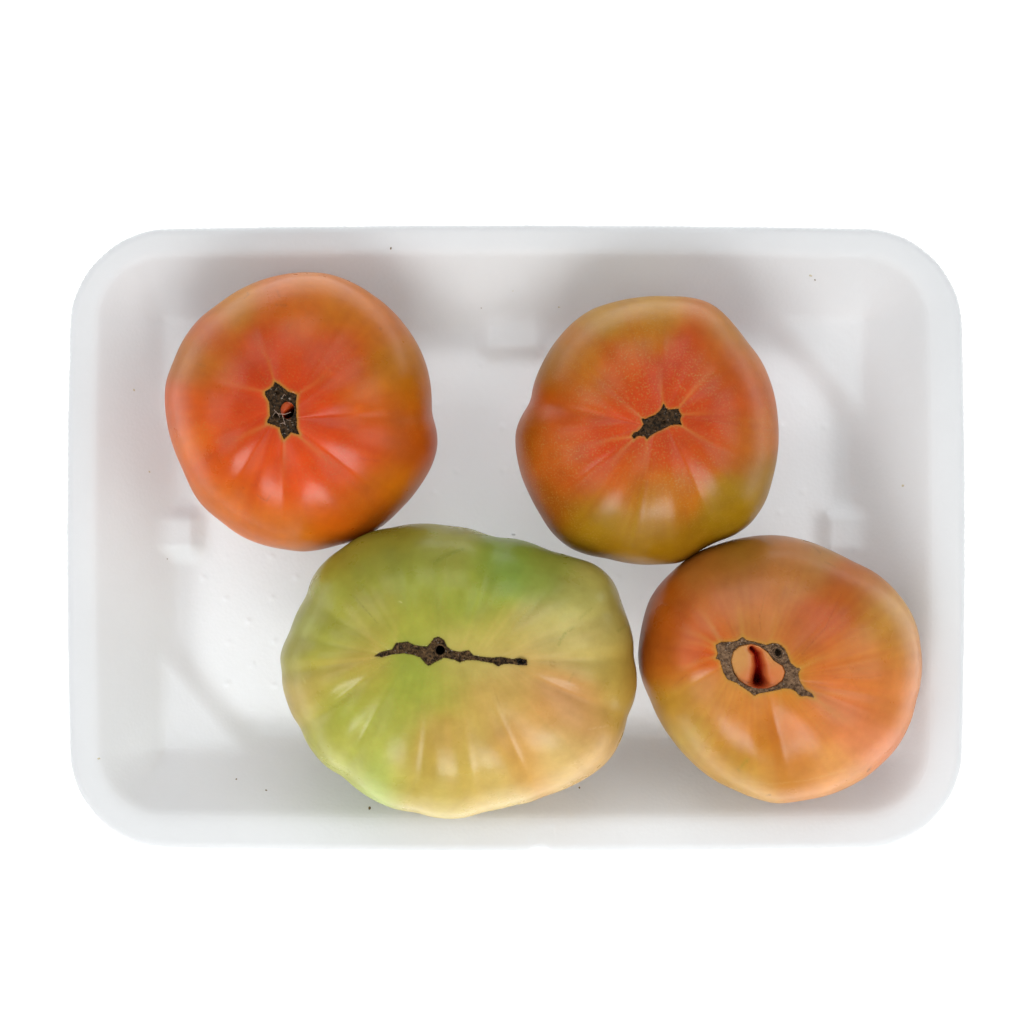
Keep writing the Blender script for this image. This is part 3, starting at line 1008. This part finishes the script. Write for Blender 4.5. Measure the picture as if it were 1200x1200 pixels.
T3 = dict(
    name='tomato', label='large ribbed pale green tomato with a long dark slit-like scar', chan=(1.05, 1.10, 1.35), rib=0.0014, gw=1.7, cusp=0.0030, lf=0.16, edge=0.032, wash=(0.12, (205, 186, 112)), seed=37, scallop=0.002, zoom=Z3,
    ze=0.040, zt=0.069, dimple=0.0050, dw=0.42, p=2.8, q=1.9, scar_c=(522, 771), axis=(66, 2), blend=20,
    outline=[(470, 60), (560, 63), (620, 72), (680, 95), (760, 102), (830, 125), (880, 148), (950, 155), (1010, 180), (1060, 225), (1090, 280), (1110, 350), (1130, 420),
             (1139, 500), (1137, 580), (1120, 650), (1090, 730), (1050, 790), (1000, 830), (950, 860), (890, 890), (830, 917), (770, 920), (700, 940), (600, 965),
             (500, 960), (420, 945), (330, 905), (260, 860), (200, 820), (140, 750), (95, 680), (70, 610), (48, 540), (44, 470), (60, 420), (90, 350), (120, 290),
             (140, 230), (182, 177), (235, 128), (302, 93), (380, 68)],
    grooves=[(680, 200, 1.0, 7), (880, 250, 1.0, 7), (1040, 330, 0.6, 6), (1090, 460, 0.9, 7), (1060, 620, 0.8, 6), (800, 820, 1.0, 6), (650, 840, 0.7, 6), (480, 820, 1.0, 6), (270, 760, 1.0, 6), (170, 640, 1.0, 6), (80, 500, 0.8, 6), (110, 400, 0.9, 6), (180, 310, 0.8, 6), (300, 220, 0.8, 6), (420, 200, 0.9, 6), (560, 180, 0.7, 6)],
    patches=[(400, 130, (126, 126, 30)), (300, 200, (142, 142, 40)), (560, 130, (142, 142, 48)), (590, 230, (146, 152, 44)), (740, 190, (114, 146, 44)), (860, 240, (126, 142, 44)),
             (650, 310, (140, 152, 38)), (440, 330, (152, 152, 44)), (200, 290, (152, 152, 40)), (200, 370, (156, 156, 52)), (120, 340, (142, 146, 56)), (100, 480, (156, 150, 48)),
             (180, 560, (170, 146, 56)), (300, 510, (176, 150, 62)), (120, 590, (182, 150, 74)), (240, 620, (148, 160, 42)), (350, 580, (156, 152, 40)), (430, 600, (144, 156, 44)),
             (420, 680, (160, 162, 56)), (550, 550, (166, 152, 52)), (600, 480, (180, 160, 76)), (700, 400, (176, 160, 66)), (900, 350, (186, 172, 90)), (1000, 250, (172, 162, 76)),
             (1080, 330, (166, 152, 70)), (1000, 440, (190, 166, 86)), (860, 430, (190, 166, 92)), (1080, 500, (180, 150, 58)), (880, 570, (196, 132, 70)), (960, 640, (196, 136, 74)),
             (1080, 620, (180, 140, 56)), (800, 520, (190, 144, 70)), (700, 600, (190, 150, 70)), (620, 700, (186, 150, 62)), (510, 700, (182, 138, 56)), (460, 850, (182, 150, 58)),
             (600, 850, (186, 156, 62)), (680, 850, (196, 158, 70)), (800, 800, (202, 142, 60)), (800, 700, (198, 142, 68)), (360, 870, (160, 178, 76)), (290, 700, (166, 164, 62)),
             (180, 700, (160, 156, 52)), (900, 760, (204, 170, 98)), (520, 930, (190, 166, 80)), (720, 900, (200, 172, 98)), (1000, 780, (206, 158, 88)), (480, 250, (140, 148, 42)),
             (320, 350, (160, 150, 55)), (250, 820, (168, 168, 70)), (740, 480, (190, 160, 85)), (480, 520, (140, 155, 45))],
    veins=[([(350, 450), (300, 380), (230, 300)], 3.5, 0.35), ([(340, 465), (250, 500), (120, 560)], 4, 0.4), ([(600, 440), (640, 380), (700, 250)], 3.5, 0.3),
           ([(800, 470), (900, 480), (1040, 490)], 4, 0.35), ([(760, 490), (820, 560), (900, 640)], 4, 0.3), ([(400, 430), (400, 360), (380, 260)], 3.5, 0.3)],
    vein_col=(205, 172, 98),
    scar=[(80, 565), (120, 540), (200, 520), (225, 480), (300, 470), (350, 495), (430, 505), (455, 480), (480, 445), (510, 438), (545, 460), (565, 505), (600, 530), (650, 540),
          (710, 528), (740, 562), (820, 575), (870, 578), (920, 572), (960, 578), (1010, 586), (1050, 578), (1098, 588), (1098, 625), (1040, 625), (980, 614), (940, 617), (905, 632),
          (870, 610), (800, 597), (740, 588), (690, 590), (650, 605), (610, 585), (540, 575), (490, 600), (440, 628), (410, 600), (390, 575), (340, 555), (280, 545), (200, 552), (130, 572)],
    scar_zoom=(425, 670, 0.175), halo=0.25, halo_w=3.0, halo_col=(120, 110, 40), streak=(0.05, 0.03, 0.08),
    marks=[([(900, 430), (915, 400), (945, 380)], 2.2, (120, 130, 45), 0.6), ([(965, 350), (1000, 320)], 1.8, (125, 130, 50), 0.55), ([(930, 545), (945, 520)], 1.5, (130, 120, 50), 0.5),
           ([(520, 180), (560, 155), (605, 140)], 2.4, (95, 115, 30), 0.6), ([(270, 280), (345, 365)], 0.9, (100, 90, 30), 0.6), ([(874, 480), (890, 488), (885, 500), (874, 494), (874, 480)], 1.4, (160, 125, 45), 0.7),
           ([(1080, 390), (1110, 370)], 1.6, (110, 120, 40), 0.6), ([(990, 690), (1050, 680)], 1.0, (225, 190, 150), 0.5), ([(412, 300), (420, 302)], 0.9, (230, 225, 150), 0.7),
           ([(600, 965), (610, 962)], 1.2, (110, 90, 50), 0.6), ([(480, 1050), (480, 1050)], 1.0, (110, 90, 50), 0.1),
           ([(700, 560), (720, 620)], 0.9, (150, 110, 45), 0.45), ([(118, 535), (125, 548)], 1.2, (215, 205, 120), 0.6), ([(118, 708), (124, 716)], 1.2, (215, 210, 110), 0.7)])

T4 = dict(
    name='tomato', label='orange tomato with a grey-brown scar ringing an open fold, lower right in the tray', chan=(1.05, 1.02, 1.0), rib=0.0016, gw=1.5, cusp=0.0013, edge=0.008, wash=(0.06, (215, 146, 95)), seed=53, zoom=Z4,
    ze=0.034, zt=0.060, dimple=0.0026, dw=0.34, p=2.8, q=1.9, scar_c=(888, 782), axis=(26, 12), blend=18,
    outline=[(560, 86), (640, 92), (720, 115), (800, 150), (880, 190), (950, 220), (1020, 280), (1070, 340), (1110, 410), (1130, 480), (1138, 560), (1132, 660), (1115, 730),
             (1090, 820), (1040, 900), (980, 960), (920, 1010), (850, 1050), (780, 1080), (700, 1100), (640, 1113), (580, 1115), (520, 1098), (430, 1060), (340, 1015),
             (260, 950), (190, 870), (135, 790), (95, 700), (65, 620), (56, 560), (60, 480), (75, 410), (100, 330), (140, 270), (203, 208), (282, 150), (362, 119), (430, 101), (500, 90)],
    grooves=[(200, 500, 0.5, 7), (250, 330, 0.5, 7), (400, 330, 0.5, 7), (600, 250, 0.4, 8), (950, 550, 0.5, 8), (960, 760, 0.7, 6), (590, 900, 1.7, 10), (150, 700, 0.6, 7), (1100, 720, 0.7, 7), (800, 350, 0.5, 8)],
    patches=[(430, 160, (138, 100, 34)), (540, 150, (162, 110, 50)), (640, 180, (182, 118, 66)), (760, 150, (176, 130, 72)), (330, 220, (162, 100, 44)), (170, 370, (168, 80, 24)),
             (200, 450, (182, 80, 24)), (120, 500, (154, 74, 28)), (290, 520, (198, 78, 24)), (200, 600, (186, 100, 34)), (330, 330, (186, 104, 52)), (430, 280, (186, 110, 62)),
             (560, 300, (190, 114, 62)), (640, 260, (176, 110, 48)), (760, 420, (182, 78, 38)), (830, 300, (172, 84, 28)), (880, 300, (176, 90, 34)), (950, 280, (180, 115, 50)),
             (1030, 360, (190, 145, 72)), (1000, 450, (186, 120, 48)), (1080, 560, (196, 124, 56)), (900, 540, (196, 114, 48)), (780, 640, (206, 104, 42)), (950, 680, (202, 114, 50)),
             (850, 560, (196, 108, 42)), (1040, 700, (206, 128, 70)), (860, 740, (212, 122, 74)), (920, 900, (214, 132, 88)), (760, 720, (202, 124, 70)), (640, 620, (186, 115, 40)),
             (600, 720, (196, 124, 48)), (640, 800, (198, 104, 22)), (620, 900, (192, 110, 28)), (560, 950, (176, 120, 32)), (430, 960, (172, 136, 38)), (520, 880, (186, 114, 38)),
             (400, 900, (182, 120, 44)), (260, 760, (184, 138, 66)), (190, 720, (172, 130, 44)), (220, 830, (176, 150, 62)), (350, 720, (198, 132, 66)), (450, 800, (200, 124, 52)),
             (640, 1000, (186, 120, 44)), (520, 1050, (196, 154, 78)), (760, 1020, (212, 146, 82)), (850, 1000, (208, 142, 80)), (300, 900, (186, 152, 78)), (520, 440, (186, 116, 58)),
             (680, 480, (182, 100, 48)), (300, 430, (192, 96, 44)), (480, 180, (150, 102, 42)), (1060, 440, (188, 138, 66))],
    veins=[([(370, 495), (330, 420), (280, 330)], 3.0, 0.6), ([(455, 480), (450, 420), (430, 330)], 3.0, 0.65), ([(355, 505), (290, 470), (200, 440)], 2.8, 0.55), ([(355, 550), (280, 570), (190, 620)], 2.6, 0.45),
           ([(670, 595), (740, 560), (850, 530)], 3.0, 0.55), ([(725, 705), (800, 760), (900, 820)], 2.8, 0.5), ([(700, 690), (800, 690), (950, 690)], 2.4, 0.35), ([(600, 680), (600, 760), (590, 860)], 2.6, 0.3),
           ([(560, 490), (580, 420), (600, 330)], 3.0, 0.3), ([(365, 530), (300, 500), (170, 490)], 2.4, 0.4)],
    vein_col=(205, 158, 78),
    scar=[(150, 370), (200, 340), (290, 340), (350, 330), (400, 295), (440, 325), (520, 342), (620, 370), (680, 352), (740, 360), (790, 400), (820, 460), (850, 540), (900, 580), (940, 590),
          (920, 630), (930, 700), (980, 780), (1050, 820), (1070, 860), (1000, 840), (935, 845), (900, 800), (840, 770), (790, 770), (700, 790), (640, 802), (560, 815), (510, 840), (470, 805),
          (420, 770), (340, 715), (260, 685), (220, 620), (190, 510), (150, 490), (170, 450)],
    scar_zoom=(820, 710, 0.125), halo=0.6, halo_w=4.0, halo_col=(188, 142, 56),
    marks=[([(540, 310), (520, 400), (525, 460)], 0.8, (140, 75, 30), 0.6), ([(830, 310), (770, 440), (680, 540)], 0.9, (140, 60, 25), 0.55), ([(800, 630), (930, 630), (980, 620)], 0.8, (160, 80, 35), 0.55),
           ([(240, 620), (190, 665)], 0.9, (150, 75, 25), 0.6), ([(440, 980), (475, 940)], 2.2, (120, 125, 25), 0.6), ([(930, 985), (942, 972)], 1.2, (60, 35, 25), 0.9),
           ([(720, 130), (750, 155)], 1.0, (110, 80, 45), 0.7), ([(770, 190), (805, 207)], 1.0, (110, 80, 45), 0.7), ([(545, 1077), (560, 1075)], 1.0, (70, 45, 25), 0.8),
           ([(450, 1020), (560, 1035), (700, 1020), (850, 980)], 1.2, (215, 175, 110), 0.35), ([(740, 740), (690, 760)], 1.0, (170, 90, 45), 0.4), ([(870, 640), (900, 680)], 0.8, (165, 85, 35), 0.4),
           ([(400, 620), (380, 740)], 0.9, (165, 95, 40), 0.35), ([(300, 880), (325, 850)], 1.0, (160, 110, 40), 0.3)])

T1['mat'] = skin_material('red_tomato_skin', 0.10, 0.31)
T2['mat'] = skin_material('speckled_tomato_skin', 0.45, 0.33)
T3['pits'] = [(516, 762, 6.5)]
T4['pits'] = [(911, 765, 5.5)]
T3['mat'] = skin_material('green_tomato_skin', 0.04, 0.30)
T4['mat'] = skin_material('orange_tomato_skin', 0.10, 0.30)

# --- red tomato, upper left
sp = zpts(T1['scar'], *T1['scar_zoom'])
hole1 = [(336.5 + 8.5 * math.cos(a), 480.5 + 10.5 * math.sin(a)) for a in np.linspace(0, 2 * math.pi, 20, endpoint=False)]
T1['fold'] = hole1
root, base, bvh, zs = tomato(T1)
scar = scar_mesh(root, base, bvh, zs, sp, cork_dark, [hole1], [(325, 460, 3.5, 0.0012, 0.0002), (323, 487, 3.0, 0.0012, 0.0002)], rough=0.0003, seed=4)
fold_mesh(root, base, zs, surf_z(bvh, 337, 481, zs) - 0.0008, hole1, 0.0001, [(333, 490), (338, 486), (346, 482)], 0.0055, 3.4, ((190, 80, 30), (110, 10, 3), (150, 30, 10)), T1['mat'])
for pl in ([(321, 480), (326, 485), (334, 485.5), (341, 483)], [(331, 486), (332.5, 492), (334.5, 498)], [(328, 497), (332, 495.5), (335, 498)], [(326, 485), (328, 489)],
           [(320, 487), (323, 483)], [(331, 466), (333.5, 462), (335, 464)], [(336, 492), (341, 493)]):
    s = mpp(zs)
    fibre(scar, [((x - 600) * s, (600 - y) * s, surf_z(bvh, x, y, zs) + 0.0006) for x, y in pl], 0.00008, fibre_mat, Vector((0, 0, 0)))
# --- speckled tomato, upper right
root, base, bvh, zs = tomato(T2)
sp = zpts(T2['scar'], *T2['scar_zoom'])
scar_mesh(root, base, bvh, zs, sp, cork_dark, [], [(778, 495, 3.5, 0.0010, 0.0002)], rough=0.0003, seed=5)
# --- green tomato
root, base, bvh, zs = tomato(T3)
sp = zpts(T3['scar'], *T3['scar_zoom'])
hole3 = [(516 + 5.6 * math.cos(a), 762 + 5.8 * math.sin(a)) for a in np.linspace(0, 2 * math.pi, 14, endpoint=False)]
scar = scar_mesh(root, base, bvh, zs, sp, cork_brown, [hole3], [], lift=0.0006, rough=0.00028, seed=6)
pit_mesh(root, base, zs, surf_z(bvh, 516, 762, zs) + 0.0002, 516, 762, 6.2, 6.4, 0, 0.0075, pit_dark, cork_brown)
pit_mesh(root, base, zs, surf_z(bvh, 611, 775, zs) + 0.0007, 611, 775.5, 4.2, 2.5, 0.1, 0.0008, pit_dark, name='dark_tip')
# --- orange tomato, lower right
sp = zpts(T4['scar'], *T4['scar_zoom'])
fold = zpts([(285, 520), (310, 420), (370, 370), (470, 350), (560, 370), (640, 430), (700, 510), (780, 560), (805, 620), (780, 700), (720, 750), (640, 775), (540, 775), (440, 750),
             (360, 700), (310, 620)], *T4['scar_zoom'])
hole4 = [(911.5 + 4.2 * math.cos(a), 764.5 + 5 * math.sin(a)) for a in np.linspace(0, 2 * math.pi, 16, endpoint=False)]
T4['fold'] = fold
root, base, bvh, zs = tomato(T4)
scar_mesh(root, base, bvh, zs, sp, cork_grey, [fold, hole4], [], lift=0.0005, rough=0.0002, seed=7)
crease = zpts([(490, 400), (540, 450), (560, 560), (555, 660), (560, 720)], *T4['scar_zoom'])
fold_mesh(root, base, zs, surf_z(bvh, 888, 782, zs) - 0.0003, fold, 0.0006, crease, 0.0060, 5.0, ((200, 142, 80), (190, 22, 8), (208, 108, 58)), T4['mat'])
pit_mesh(root, base, zs, surf_z(bvh, 911, 765, zs) + 0.0002, 911, 765, 5.6, 7.4, -0.6, 0.0026, pit_brown, cork_grey)
